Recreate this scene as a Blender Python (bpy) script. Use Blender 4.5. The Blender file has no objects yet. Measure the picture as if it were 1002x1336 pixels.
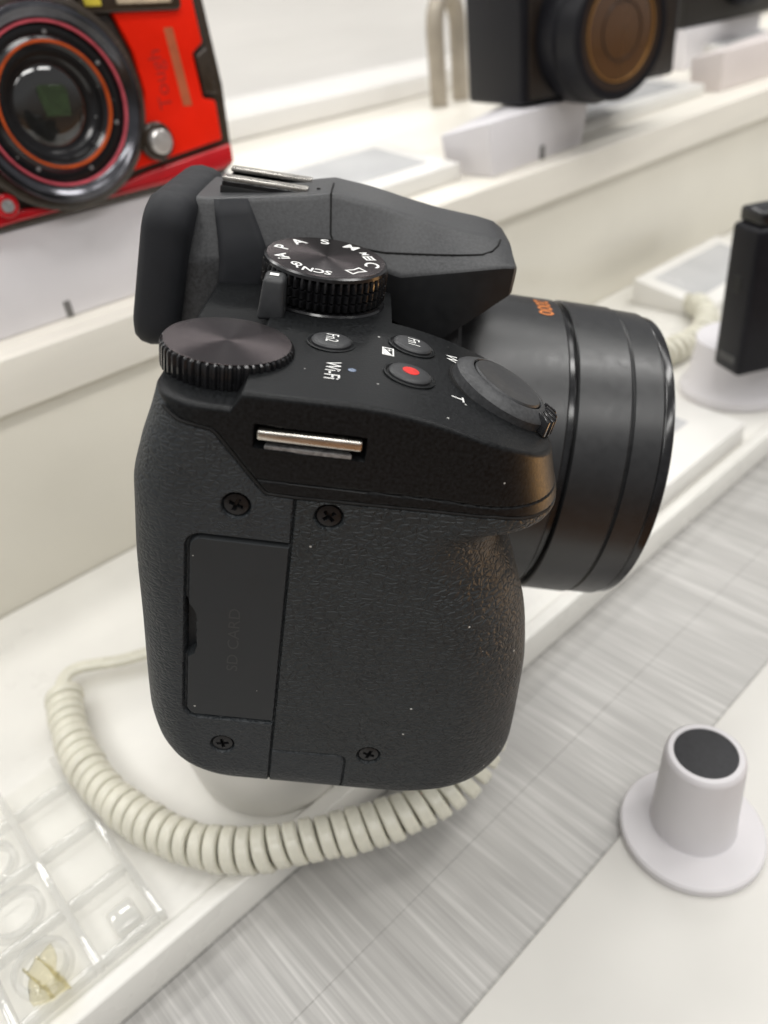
import bpy, bmesh, math, random
from math import sin, cos, pi, radians, sqrt, hypot, atan2
from mathutils import Matrix, Vector
random.seed(7)
MM = 0.001
scene = bpy.context.scene
COL = scene.collection

# ------------------------------------------------------------------ camera
cd = bpy.data.cameras.new('phone_camera'); cam = bpy.data.objects.new('phone_camera', cd); COL.objects.link(cam)
cd.sensor_fit = 'VERTICAL'; cd.sensor_height = 24.0; cd.lens = 24.0 * 1003 / 1336
cd.clip_start = 0.005; cd.clip_end = 50
cam.matrix_world = Matrix(((0.727487, 0.450664, -0.517364, 0.0), (-0.677542, 0.352983, -0.645244, 0.0),
                           (-0.108167, 0.819942, 0.562134, 0.188), (0, 0, 0, 1)))
cd.dof.use_dof = True; cd.dof.focus_distance = 0.125; cd.dof.aperture_fstop = 11.6
scene.camera = cam

# ------------------------------------------------------------------ world (shop interior: pale above, brown floor below)
w = bpy.data.worlds.new('World'); scene.world = w; w.use_nodes = True
nt = w.node_tree; nt.nodes.clear()
wo = nt.nodes.new('ShaderNodeOutputWorld'); bg = nt.nodes.new('ShaderNodeBackground')
tc = nt.nodes.new('ShaderNodeTexCoord'); sx = nt.nodes.new('ShaderNodeSeparateXYZ'); rp = nt.nodes.new('ShaderNodeValToRGB')
mp = nt.nodes.new('ShaderNodeMapRange'); mp.inputs[1].default_value = -1; mp.inputs[2].default_value = 1
nt.links.new(tc.outputs['Generated'], sx.inputs[0]); nt.links.new(sx.outputs[2], mp.inputs[0]); nt.links.new(mp.outputs[0], rp.inputs[0])
cr = rp.color_ramp; cr.elements[0].position = 0.42; cr.elements[0].color = (0.13, 0.095, 0.07, 1)
cr.elements[1].position = 0.60; cr.elements[1].color = (0.34, 0.34, 0.345, 1)
nt.links.new(rp.outputs[0], bg.inputs[0]); bg.inputs[1].default_value = 1.0; nt.links.new(bg.outputs[0], wo.inputs[0])

# ------------------------------------------------------------------ ceiling lamps of the shop, and an added warm lamp
def lamp(loc, target, sx_, sy_, power, col=(1, 0.985, 0.955)):
    ld = bpy.data.lights.new('area_lamp', 'AREA'); ld.shape = 'RECTANGLE'; ld.size = sx_; ld.size_y = sy_
    ld.energy = power; ld.color = col
    o = bpy.data.objects.new('area_lamp', ld); COL.objects.link(o); o.location = loc
    o.rotation_euler = (Vector(target) - Vector(loc)).to_track_quat('-Z', 'Y').to_euler()
    return o
for lx in (-1.1, 0.15, 1.4):            # three rows of ceiling panels
    lamp((lx, 0.75, 2.1), (lx, 0.75, 0), 0.9, 0.3, 7)
    lamp((lx + .3, 1.95, 2.1), (lx + .3, 1.95, 0), 0.9, 0.3, 12)
    lamp((lx, -0.55, 2.1), (lx, -0.55, 0), 0.9, 0.3, 13)
    lamp((lx, -1.9, 2.1), (lx, -1.9, 0), 0.9, 0.3, 13)
lamp((1.75, 0.05, 2.1), (1.75, 0.05, 0), 0.5, 1.0, 7)
for lx, pw in ((-0.9, 9), (4.9, 5)): lamp((lx, 3.6, 2.1), (lx * .3, 0.3, 0), 0.6, 0.2, pw)    # panels deeper in the shop
lamp((1.05, -0.30, -0.45), (0.06, 0.05, 0.12), 0.4, 0.4, 4.2, (1, 0.55, 0.20))    # added low lamp, no known source, for the orange glow on the shutter ledge

scene.view_settings.view_transform = 'Standard'; scene.view_settings.look = 'None'
scene.view_settings.gamma = 1.0; scene.view_settings.exposure = 0.02
scene.view_settings.use_curve_mapping = False
try:
    scene.cycles.max_bounces = 12; scene.cycles.transmission_bounces = 12; scene.cycles.transparent_max_bounces = 48
    scene.cycles.caustics_refractive = False; scene.cycles.caustics_reflective = False
except Exception: pass

# ================================================================== materials
MATS = {}
def mat(name, col, rough=0.5, metal=0.0, spec=0.5, noise=None, bump=None, aniso=None, trans=0.0, ior=1.45, coat=0.0, dust=False, sss=0.0):
    """noise=(scale, lo, hi, stretch) multiplies colour; bump=list of (kind, scale, strength, dist_mm, stretch)."""
    if name in MATS: return MATS[name]
    m = bpy.data.materials.new(name); m.use_nodes = True; n = m.node_tree; L = n.links.new
    b = n.nodes['Principled BSDF']
    b.inputs['Base Color'].default_value = (*col, 1); b.inputs['Roughness'].default_value = rough
    b.inputs['Metallic'].default_value = metal; b.inputs['Specular IOR Level'].default_value = spec
    b.inputs['IOR'].default_value = ior; b.inputs['Transmission Weight'].default_value = trans
    b.inputs['Coat Weight'].default_value = coat
    if sss:
        b.inputs['Subsurface Weight'].default_value = sss; b.inputs['Subsurface Radius'].default_value = (1, .9, .8); b.inputs['Subsurface Scale'].default_value = 0.002
    t = n.nodes.new('ShaderNodeTexCoord')
    def mapped(stretch):
        if not stretch: return t.outputs['Object']
        q = n.nodes.new('ShaderNodeMapping'); q.inputs['Scale'].default_value = stretch; L(t.outputs['Object'], q.inputs[0]); return q.outputs[0]
    colsock = None
    if noise:
        s, lo, hi, st = noise
        z = n.nodes.new('ShaderNodeTexNoise'); z.inputs['Scale'].default_value = s; z.inputs['Detail'].default_value = 5; L(mapped(st), z.inputs['Vector'])
        r = n.nodes.new('ShaderNodeMapRange'); r.inputs[1].default_value = .3; r.inputs[2].default_value = .7; r.inputs[3].default_value = lo; r.inputs[4].default_value = hi
        L(z.outputs['Fac'], r.inputs[0])
        v = n.nodes.new('ShaderNodeMix'); v.data_type = 'RGBA'; v.blend_type = 'MULTIPLY'; v.inputs[0].default_value = 1
        v.inputs[6].default_value = (*col, 1); L(r.outputs[0], v.inputs[7]); colsock = v.outputs[2]
        rr = n.nodes.new('ShaderNodeMapRange'); rr.inputs[1].default_value = .3; rr.inputs[2].default_value = .7
        rr.inputs[3].default_value = rough * .9; rr.inputs[4].default_value = min(1, rough * 1.12); L(z.outputs['Fac'], rr.inputs[0]); L(rr.outputs[0], b.inputs['Roughness'])
    if dust:
        vo = n.nodes.new('ShaderNodeTexVoronoi'); vo.inputs['Scale'].default_value = 300; vo.feature = 'F1'; L(t.outputs['Object'], vo.inputs['Vector'])
        wn = n.nodes.new('ShaderNodeSeparateColor'); L(vo.outputs['Color'], wn.inputs[0])
        th = n.nodes.new('ShaderNodeMapRange'); th.inputs[1].default_value = .45; th.inputs[2].default_value = 1.0; th.inputs[3].default_value = 0.0; th.inputs[4].default_value = 0.07
        L(wn.outputs[0], th.inputs[0])
        lt = n.nodes.new('ShaderNodeMath'); lt.operation = 'LESS_THAN'; L(vo.outputs['Distance'], lt.inputs[0]); L(th.outputs[0], lt.inputs[1])
        mx = n.nodes.new('ShaderNodeMix'); mx.data_type = 'RGBA'; L(lt.outputs[0], mx.inputs[0])
        if colsock: L(colsock, mx.inputs[6])
        else: mx.inputs[6].default_value = (*col, 1)
        mx.inputs[7].default_value = (.45, .45, .43, 1); colsock = mx.outputs[2]
    if colsock: L(colsock, b.inputs['Base Color'])
    prev = None
    for k in (bump or []):
        kind, s, stg, dist, st = k
        if kind == 'noise':
            z = n.nodes.new('ShaderNodeTexNoise'); z.inputs['Scale'].default_value = s; z.inputs['Detail'].default_value = 3; L(mapped(st), z.inputs['Vector']); h = z.outputs['Fac']
        else:
            z0 = n.nodes.new('ShaderNodeTexNoise'); z0.inputs['Scale'].default_value = s * .9; L(t.outputs['Object'], z0.inputs['Vector'])
            ad = n.nodes.new('ShaderNodeMix'); ad.data_type = 'RGBA'; ad.blend_type = 'LINEAR_LIGHT'; ad.inputs[0].default_value = 0.6 / s; L(mapped(st), ad.inputs[6]); L(z0.outputs['Color'], ad.inputs[7])
            z = n.nodes.new('ShaderNodeTexVoronoi'); z.inputs['Scale'].default_value = s; z.feature = 'DISTANCE_TO_EDGE'; L(ad.outputs[2], z.inputs['Vector'])
            mr = n.nodes.new('ShaderNodeMapRange'); mr.inputs[1].default_value = 0; mr.inputs[2].default_value = .28; mr.interpolation_type = 'SMOOTHSTEP'; L(z.outputs['Distance'], mr.inputs[0]); h = mr.outputs[0]
        bp = n.nodes.new('ShaderNodeBump'); bp.inputs['Strength'].default_value = stg; bp.inputs['Distance'].default_value = dist * MM
        L(h, bp.inputs['Height'])
        if prev: L(prev, bp.inputs['Normal'])
        prev = bp.outputs[0]
    if prev: L(prev, b.inputs['Normal'])
    if aniso:
        b.inputs['Anisotropic'].default_value = aniso
        tg = n.nodes.new('ShaderNodeTangent'); tg.direction_type = 'RADIAL'; tg.axis = 'Z'; L(tg.outputs[0], b.inputs['Tangent'])
    MATS[name] = m
    return m

leather = mat('leather_grain', (.0235, .0270, .0290), .48, spec=.33, noise=(120, .85, 1.15, None), bump=[('cell', 600, .85, .25, (1, 1, 1.7)), ('noise', 1500, .4, .12, (1, 1, 1.6))], dust=True)
leather2 = mat('leather_grain_fine', (.0225, .0265, .0300), .50, spec=.40, noise=(120, .85, 1.15, None), bump=[('cell', 720, .7, .18, (1, 1, 1.7)), ('noise', 650, .5, .2, (1, 1, 1.8))], dust=True)
doormat = mat('door_plastic', (.0210, .0238, .0262), .54, spec=.4, noise=(150, .9, 1.1, None), bump=[('noise', 1600, .25, .05, None), ('noise', 500, .2, .08, None)], dust=True)
topmat = mat('speckled_black_plastic', (.0068, .0074, .0080), .41, spec=.2, noise=(1900, .5, 1.9, None), bump=[('noise', 2600, .45, .05, None)], dust=True)
humpmat = mat('satin_charcoal_plastic', (.040, .041, .043), .44, spec=.42, noise=(1700, .75, 1.4, None), bump=[('noise', 1900, .5, .06, None)])
rubber = mat('black_rubber', (.016, .017, .020), .66, spec=.35, noise=(300, .9, 1.1, None))
lensmat = mat('satin_black_lens', (.013, .0135, .0145), .34, spec=.75, noise=(500, .9, 1.1, None))
gloss = mat('gloss_black', (.008, .008, .009), .18, spec=.6, noise=(900, .7, 1.4, None), dust=True)
glossdial = mat('gloss_black_dial', (.009, .009, .010), .22, spec=.7, noise=(900, .7, 1.4, None))
brushed = mat('spun_dark_metal', (.10, .083, .085), .22, metal=1.0, aniso=.9)
btn = mat('button_plastic', (.028, .029, .031), .45, spec=.55, noise=(600, .9, 1.1, None))
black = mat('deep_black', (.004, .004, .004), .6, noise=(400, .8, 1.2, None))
seamm = mat('seam_black', (.003, .003, .003), .8, noise=(400, .8, 1.2, None))
steel = mat('satin_steel', (.60, .57, .52), .27, metal=1.0, noise=(400, .85, 1.15, (1, 1, 8)))
steelgrey = mat('cast_grey', (.30, .30, .30), .55, metal=.4, noise=(1500, .6, 1.4, None))
white_ink = mat('white_ink', (.78, .78, .76), .5, noise=(800, .92, 1.05, None))
orange_ink = mat('orange_ink', (.62, .20, .05), .4, noise=(800, .9, 1.1, None))
emboss = mat('embossed_text', (.030, .031, .032), .42, noise=(800, .9, 1.1, None))
red_ink = mat('red_plastic_dot', (.65, .02, .015), .35, noise=(800, .8, 1.15, None))
led = mat('led_lens', (.16, .20, .28), .2, noise=(800, .8, 1.15, None))

whiteplastic = mat('white_plastic', (.74, .725, .69), .32, spec=.5, noise=(40, .96, 1.03, None), bump=[('noise', 900, .05, .05, None)])
whitetray = mat('white_tray_plastic', (.76, .745, .70), .28, spec=.5, noise=(28, .91, 1.03, None), bump=[('noise', 500, .04, .05, None)], dust=False)
creamlip = mat('cream_laminate', (.78, .745, .67), .35, noise=(12, .95, 1.04, (1, 6, 6)))
risermat = mat('glossy_cream_riser', (.68, .65, .57), .16, spec=.6, noise=(8, .93, 1.05, None))
panelmat = mat('white_sheet', (.595, .58, .545), .30, noise=(25, .95, 1.03, None))
boxmat = mat('white_matte_box', (.72, .70, .72), .5, noise=(40, .96, 1.03, None))
wallm = mat('white_back_panel', (.76, .745, .72), .22, noise=(6, .95, 1.04, (1, 1, 8)))  # horizontal streaks in the colour stand in for faint reflections
coilm = mat('cream_cord_plastic', (.66, .64, .54), .27, spec=.55, noise=(150, .94, 1.05, None), sss=.12)
holderm = mat('white_holder_plastic', (.60, .58, .59), .5, noise=(60, .97, 1.02, None), sss=.1)
padm = mat('black_foam_pad', (.030, .030, .032), .75, noise=(900, .8, 1.3, None), bump=[('noise', 2500, .4, .05, None)])
acryl = bpy.data.materials.new('clear_acrylic'); acryl.use_nodes = True
_n = acryl.node_tree; _n.nodes.remove(_n.nodes['Principled BSDF']); _o = _n.nodes['Material Output']
_t = _n.nodes.new('ShaderNodeBsdfTransparent'); _t.inputs[0].default_value = (.95, .95, .945, 1)
_g = _n.nodes.new('ShaderNodeBsdfGlossy'); _g.inputs[1].default_value = .03
_f = _n.nodes.new('ShaderNodeFresnel'); _f.inputs[0].default_value = 1.85
_z = _n.nodes.new('ShaderNodeTexNoise'); _z.inputs['Scale'].default_value = 260; _b = _n.nodes.new('ShaderNodeBump'); _b.inputs['Strength'].default_value = .12; _b.inputs['Distance'].default_value = .0004
_c = _n.nodes.new('ShaderNodeTexCoord'); _n.links.new(_c.outputs['Object'], _z.inputs['Vector']); _n.links.new(_z.outputs['Fac'], _b.inputs['Height']); _n.links.new(_b.outputs[0], _g.inputs['Normal']); _n.links.new(_b.outputs[0], _f.inputs['Normal'])
_m = _n.nodes.new('ShaderNodeMixShader'); _q = _n.nodes.new('ShaderNodeNewGeometry'); _s = _n.nodes.new('ShaderNodeMath'); _s.operation = 'SUBTRACT'; _s.inputs[0].default_value = 1.0; _n.links.new(_q.outputs['Backfacing'], _s.inputs[1]); _p = _n.nodes.new('ShaderNodeMath'); _p.operation = 'MULTIPLY'; _n.links.new(_s.outputs[0], _p.inputs[0]); _n.links.new(_f.outputs[0], _p.inputs[1]); _n.links.new(_p.outputs[0], _m.inputs[0]); _n.links.new(_t.outputs[0], _m.inputs[1]); _n.links.new(_g.outputs[0], _m.inputs[2]); _n.links.new(_m.outputs[0], _o.inputs['Surface'])
acryl_base = acryl.copy(); acryl_base.name = 'clear_acrylic_base'
for _k in acryl_base.node_tree.nodes:
    if _k.type == 'FRESNEL': _k.inputs[0].default_value = 1.22
    if _k.type == 'BSDF_TRANSPARENT': _k.inputs[0].default_value = (.985, .985, .98, 1)
    if _k.type == 'BSDF_GLOSSY': _k.inputs[1].default_value = .16
_d = _n.nodes.new('ShaderNodeBsdfDiffuse'); _d.inputs[0].default_value = (.85, .85, .84, 1)
_m2 = _n.nodes.new('ShaderNodeMixShader'); _m2.inputs[0].default_value = .10
_n.links.new(_m.outputs[0], _m2.inputs[1]); _n.links.new(_d.outputs[0], _m2.inputs[2]); _n.links.new(_m2.outputs[0], _o.inputs['Surface'])
yellowed = acryl_base.copy(); yellowed.name = 'yellowed_tape'
for _k in yellowed.node_tree.nodes:
    if _k.type == 'FRESNEL': _k.inputs[0].default_value = 1.5
    if _k.type == 'BSDF_TRANSPARENT': _k.inputs[0].default_value = (.95, .93, .84, 1)
    if _k.type == 'BSDF_GLOSSY': _k.inputs[1].default_value = .12
cardm = mat('grey_label_sheet', (.50, .50, .50), .25, noise=(30, .9, 1.08, None))
camblack = mat('compact_black', (.0075, .0075, .010), .42, spec=.25, noise=(500, .8, 1.25, None))
redm = mat('red_gloss_paint', (.50, .006, .012), .22, spec=.6, coat=.3, noise=(60, .9, 1.1, None))
orangem = mat('orange_red_panel', (.86, .018, .004), .30, spec=.2, noise=(40, .88, 1.1, None))
brownblk = mat('brown_black_frame', (.040, .029, .020), .25, spec=.6, noise=(300, .8, 1.2, None))
bar_ink = mat('faded_brown_print', (.45, .11, .045), .4, noise=(300, .85, 1.15, None))
dark_red_ink = mat('dark_red_print', (.42, .018, .012), .4, noise=(300, .85, 1.15, None))
chrome = mat('lens_chrome', (.55, .55, .57), .14, metal=1.0, noise=(200, .8, 1.2, None))
glass_dark = mat('coated_lens_glass', (.012, .012, .011), .06, spec=.8, coat=1.0, noise=(200, .9, 1.1, None))
glass_amber = mat('amber_reflection_glass', (.075, .034, .012), .08, spec=.8, coat=1.0, noise=(20, .85, 1.15, None))  # brown reflection in the lens is put into the glass colour
glass_green = mat('green_coated_glass', (.022, .040, .016), .10, coat=1.0, noise=(200, .7, 1.3, None))
pink_ring = mat('pink_red_ring', (.60, .10, .13), .3, noise=(300, .8, 1.2, None))
flashm = mat('flash_diffuser', (.70, .58, .42), .2, coat=.5, noise=(300, .6, 1.3, None))
yellowl = mat('yellow_lamp_lens', (.75, .62, .08), .25, noise=(300, .8, 1.2, None))
tanm = mat('tan_bracket_metal', (.40, .355, .29), .35, metal=.3, noise=(60, .85, 1.1, None))
whitebtn = mat('pearl_button', (.62, .60, .58), .2, metal=.5, noise=(300, .8, 1.1, None))

def wood():
    m = bpy.data.materials.new('grey_woodgrain'); m.use_nodes = True; n = m.node_tree; L = n.links.new; b = n.nodes['Principled BSDF']
    t = n.nodes.new('ShaderNodeTexCoord')
    def nz(sc, st, det=6, dist=0.0):
        q = n.nodes.new('ShaderNodeMapping'); q.inputs['Scale'].default_value = st; L(t.outputs['Object'], q.inputs[0])
        z = n.nodes.new('ShaderNodeTexNoise'); z.inputs['Scale'].default_value = sc; z.inputs['Detail'].default_value = det; z.inputs['Distortion'].default_value = dist
        L(q.outputs[0], z.inputs['Vector']); return z.outputs['Fac']
    a = nz(1, (430, 15, 1), 9, .9); c = nz(1, (60, 16, 1), 4, .8); e = nz(1, (1700, 26, 1), 8, .8)
    m1 = n.nodes.new('ShaderNodeMath'); m1.operation = 'MULTIPLY_ADD'; m1.inputs[1].default_value = .42; L(a, m1.inputs[0])
    m2 = n.nodes.new('ShaderNodeMath'); m2.operation = 'MULTIPLY_ADD'; m2.inputs[1].default_value = .20; L(c, m2.inputs[0])
    m3 = n.nodes.new('ShaderNodeMath'); m3.operation = 'MULTIPLY'; m3.inputs[1].default_value = .38; L(e, m3.inputs[0])
    L(m3.outputs[0], m2.inputs[2]); L(m2.outputs[0], m1.inputs[2])
    r = n.nodes.new('ShaderNodeValToRGB'); r.color_ramp.elements[0].position = .34; r.color_ramp.elements[0].color = (.315, .307, .292, 1)
    r.color_ramp.elements[1].position = .66; r.color_ramp.elements[1].color = (.545, .533, .512, 1)
    k = r.color_ramp.elements.new(.5); k.color = (.385, .375, .358, 1)
    L(m1.outputs[0], r.inputs[0]); L(r.outputs[0], b.inputs['Base Color'])
    b.inputs['Roughness'].default_value = .38
    bp = n.nodes.new('ShaderNodeBump'); bp.inputs['Strength'].default_value = .3; bp.inputs['Distance'].default_value = .0002; L(m1.outputs[0], bp.inputs['Height']); L(bp.outputs[0], b.inputs['Normal'])
    return m
woodm = wood()

# ================================================================== mesh helpers (coordinates in mm)
def obj(name, V, Fc, m, parent=None, smooth=True, auto=None):
    me = bpy.data.meshes.new(name); me.from_pydata([(v[0] * MM, v[1] * MM, v[2] * MM) for v in V], [], Fc)
    me.materials.append(m)
    bm = bmesh.new(); bm.from_mesh(me); bmesh.ops.recalc_face_normals(bm, faces=bm.faces); bm.to_mesh(me); bm.free()
    if smooth:
        me.shade_smooth()
        me.set_sharp_from_angle(angle=radians(auto if auto else 35))
    o = bpy.data.objects.new(name, me); COL.objects.link(o)
    if parent: o.parent = parent
    return o
def share(name, src, parent, loc=(0, 0, 0), rot=None):
    o = bpy.data.objects.new(name, src.data); COL.objects.link(o); o.parent = parent
    o.location = [c * MM for c in loc]
    if rot: o.rotation_euler = rot
    return o
def tag(o, label=None, cat=None, group=None, kind=None):
    if label: o['label'] = label
    if cat: o['category'] = cat
    if group: o['group'] = group
    if kind: o['kind'] = kind
    return o
def empty(name, loc=(0, 0, 0), rz=0, mw=None):
    o = bpy.data.objects.new(name, None); COL.objects.link(o); o.empty_display_size = .01
    if mw is not None: o.matrix_world = mw
    else: o.location = [c * MM for c in loc]; o.rotation_euler = (0, 0, rz)
    return o
def bevelled(name, V, Fc, m, parent=None, bev=.6, seg=3):
    me = bpy.data.meshes.new(name); bm = bmesh.new()
    vs = [bm.verts.new((v[0] * MM, v[1] * MM, v[2] * MM)) for v in V]
    for f in Fc: bm.faces.new([vs[i] for i in f])
    bmesh.ops.recalc_face_normals(bm, faces=bm.faces)
    if bev: bmesh.ops.bevel(bm, geom=list(bm.edges), offset=bev * MM, segments=seg, affect='EDGES', profile=.5, clamp_overlap=True)
    bm.to_mesh(me); bm.free(); me.materials.append(m); me.shade_smooth(); me.set_sharp_from_angle(angle=radians(40))
    o = bpy.data.objects.new(name, me); COL.objects.link(o)
    if parent: o.parent = parent
    return o
def box(name, a, b, m, parent=None, bev=.6, seg=3):
    x0, y0, z0 = a; x1, y1, z1 = b
    V = [(x0, y0, z0), (x1, y0, z0), (x1, y1, z0), (x0, y1, z0), (x0, y0, z1), (x1, y0, z1), (x1, y1, z1), (x0, y1, z1)]
    return bevelled(name, V, [(0, 3, 2, 1), (4, 5, 6, 7), (0, 1, 5, 4), (1, 2, 6, 5), (2, 3, 7, 6), (3, 0, 4, 7)], m, parent, bev, seg)
def hexa(name, V, m, parent=None, bev=.6, seg=3):
    return bevelled(name, V, [(0, 3, 2, 1), (4, 5, 6, 7), (0, 1, 5, 4), (1, 2, 6, 5), (2, 3, 7, 6), (3, 0, 4, 7)], m, parent, bev, seg)
def prism(name, poly, axis, t0, t1, m, parent=None, bev=.4, seg=2, xf=None):
    n = len(poly); V = []
    for t in (t0, t1):
        for (u, v) in poly:
            p = (t, u, v) if axis == 0 else (u, t, v) if axis == 1 else (u, v, t)
            V.append(xf(p) if xf else p)
    Fc = [tuple(range(n)), tuple(range(2 * n - 1, n - 1, -1))] + [(i, (i + 1) % n, n + (i + 1) % n, n + i) for i in range(n)]
    return bevelled(name, V, Fc, m, parent, bev, seg)
def frame(c, zaxis, xaxis):
    z = Vector(zaxis).normalized(); x = Vector(xaxis); x = (x - z * x.dot(z)).normalized(); y = z.cross(x)
    c = Vector(c)
    return lambda u, v, h: tuple(c + x * u + y * v + z * h)
def lathe(name, prof, m, parent=None, fr=None, n=64, mod=None, caps=True, auto=35):
    """prof: list of (r,h); mod(theta, r, h, i)->r"""
    V = []; Fc = []
    fr = fr or (lambda u, v, h: (u, v, h))
    for i, (r, h) in enumerate(prof):
        for k in range(n):
            a = 2 * pi * k / n; q = mod(a, r, h, i) if mod else r
            V.append(fr(q * cos(a), q * sin(a), h))
    for i in range(len(prof) - 1):
        for k in range(n):
            k2 = (k + 1) % n; Fc.append((i * n + k, i * n + k2, (i + 1) * n + k2, (i + 1) * n + k))
    if caps:
        Fc.append(tuple(range(n - 1, -1, -1))); Fc.append(tuple((len(prof) - 1) * n + k for k in range(n)))
    return obj(name, V, Fc, m, parent, auto=auto)
def disc(name, r, m, parent, fr, h=0, n=48, th=.12, rings=6):
    prof = [(r, h - th), (r, h - .03), (r - .03, h)] + [(r * (1 - j / rings) , h) for j in range(1, rings)] + [(r * .01, h)]
    return lathe(name, prof, m, parent, fr, n)
def tube(name, P, r, m, parent=None, n=10, closed=False):
    P = [Vector(p) for p in P]; N = len(P); V = []; Fc = []
    t0 = (P[1] - P[0]).normalized(); up = Vector((0, 0, 1)) if abs(t0.z) < .9 else Vector((1, 0, 0))
    nrm = (up - t0 * up.dot(t0)).normalized()
    for i in range(N):
        t = (P[min(i + 1, N - 1)] - P[max(i - 1, 0)]).normalized() if not closed else (P[(i + 1) % N] - P[i - 1]).normalized()
        nrm = (nrm - t * nrm.dot(t)).normalized(); b = t.cross(nrm)
        rr = r[i] if isinstance(r, list) else r
        for k in range(n):
            a = 2 * pi * k / n; V.append(tuple(P[i] + nrm * (rr * cos(a)) + b * (rr * sin(a))))
    R_ = N if closed else N - 1
    for i in range(R_):
        for k in range(n):
            k2 = (k + 1) % n; j = (i + 1) % N; Fc.append((i * n + k, i * n + k2, j * n + k2, j * n + k))
    if not closed: Fc += [tuple(range(n - 1, -1, -1)), tuple((N - 1) * n + k for k in range(n))]
    return obj(name, V, Fc, m, parent)
def text(name, s, size, m, parent, fr, sx=1.0, wrap=None, spacing=1.0, bold=0.0):
    c = bpy.data.curves.new(name, 'FONT'); c.body = s; c.size = size; c.align_x = 'CENTER'; c.align_y = 'CENTER'; c.space_character = spacing; c.offset = bold
    c.resolution_u = 3
    o = bpy.data.objects.new('tmp', c); COL.objects.link(o); bpy.context.view_layer.update()
    me = bpy.data.meshes.new_from_object(o.evaluated_get(bpy.context.evaluated_depsgraph_get()))
    V = [(v.co.x * sx, v.co.y) for v in me.vertices]; Fc = [tuple(p.vertices) for p in me.polygons]
    bpy.data.objects.remove(o); bpy.data.meshes.remove(me); bpy.data.curves.remove(c)
    W = [(wrap(u, v) if wrap else fr(u, v, 0)) for u, v in V]
    return obj(name, W, Fc, m, parent, smooth=False)
def interp(tab, x):
    if x <= tab[0][0]: return tab[0][1]
    for (a, va), (b, vb) in zip(tab, tab[1:]):
        if x <= b:
            t = (x - a) / (b - a); return va + (vb - va) * t
    return tab[-1][1]
def smooth_interp(tab, x):
    # catmull-rom through table
    xs = [t[0] for t in tab]
    if x <= xs[0]: return tab[0][1]
    if x >= xs[-1]: return tab[-1][1]
    for i in range(len(tab) - 1):
        if x <= xs[i + 1]:
            x0, x1 = xs[i], xs[i + 1]; t = (x - x0) / (x1 - x0); h = x1 - x0
            def sl(j):
                if j == 0: return (tab[1][1] - tab[0][1]) / (xs[1] - xs[0])
                if j == len(tab) - 1: return (tab[-1][1] - tab[-2][1]) / (xs[-1] - xs[-2])
                a = (tab[j][1] - tab[j - 1][1]) / (xs[j] - xs[j - 1]); b = (tab[j + 1][1] - tab[j][1]) / (xs[j + 1] - xs[j])
                return 0 if a * b <= 0 else 2 * a * b / (a + b)
            m0, m1 = sl(i) * h, sl(i + 1) * h; y0, y1 = tab[i][1], tab[i + 1][1]
            return (2 * t**3 - 3 * t**2 + 1) * y0 + (t**3 - 2 * t**2 + t) * m0 + (-2 * t**3 + 3 * t**2) * y1 + (t**3 - t**2) * m1

# ================================================================== setting: counter, tray shelf, riser, upper shelf, back panel
cnt = box('counter', (-500, 0, -30), (1500, 600, -.6), mat('counter_core', (.45, .42, .38), .5, noise=(30, .9, 1.1, None)), None, bev=.4)
tag(cnt, 'counter under the grey wood-grain boards', kind='structure')
for i, (y0, y1) in enumerate([(1.4, 28.9), (29.1, 56.7), (56.9, 84.52), (84.60, 112.3), (112.5, 140)]):
    x0 = -400 - 37 * i
    V = [(x0, y0, -.6), (1500, y0, -.6), (1500, y1, -.6), (x0, y1, -.6), (x0, y0, 0), (1500, y0, 0), (1500, y1, 0), (x0, y1, 0)]
    hexa('plank', V, woodm, cnt, bev=.05, seg=1)
pn = box('front_panel', (-400, .5, .02), (1500, 57.2, 1.6), panelmat, None, bev=.5)
tag(pn, 'flat white sheet along the front of the counter', kind='structure')

fl_ = box('floor', (-4000, -5000, -905), (5000, 3000, -900), mat('brown_floor', (.30, .145, .055), .35, noise=(3, .8, 1.15, (1, 12, 1))), None, bev=.2); tag(fl_, 'brown floor of the shop far below', kind='structure')
# white tray with raised rim
tr = empty('display_tray', (0, 112.5, 0)); tag(tr, 'long white plastic tray edge-on along the wood-grain counter', 'tray')
def trp(name, prof, x0=-300, x1=1500, m=whitetray):
    return prism(name, prof, 0, x0, x1, m, tr, bev=.8, seg=3)
trp('floor', [(2, .05), (156, .05), (156, 9.5), (2, 9.5)])
trp('rim', [(0, .05), (5.2, .05), (5.2, 11.8), (0.3, 11.8)])
# riser wall + lip + upper shelf
rs = box('riser', (-400, 268.9, -.5), (1600, 276, 84), risermat, None, bev=.4); tag(rs, 'glossy cream riser behind the tray', kind='structure')
lp = prism('shelf_lip', [(266.6, 81.5), (300, 81.5), (300, 100.6), (266.2, 100.6)], 0, -400, 1700, creamlip, None, bev=1.2, seg=3); tag(lp, 'cream front edge of the upper shelf', kind='structure')
sh = box('upper_shelf', (-400, 276.3, 84.3), (1700, 640, 101), creamlip, None, bev=.5); tag(sh, 'upper white display shelf', kind='structure')
bw = prism('back_panel', [(560, 101.3), (575, 101.3), (575, 116), (640, 122), (640, 250), (620, 250), (618, 124), (560, 118)], 0, -400, 2600, wallm, None, bev=2, seg=3); tag(bw, 'white back panel behind the upper shelf', kind='structure')

# ================================================================== the bridge camera
ROOT = Matrix(((0.707476, 0.677229, 0.202084, .0358999), (-0.661437, 0.735208, -0.148224, .0890808), (-0.248955, -0.0288, 0.968087, .0697936), (0, 0, 0, 1)))
BC = empty('bridge_camera', mw=ROOT)
tag(BC, 'large black bridge camera with textured grip and two dials, nearest in the picture', 'camera')

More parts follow.
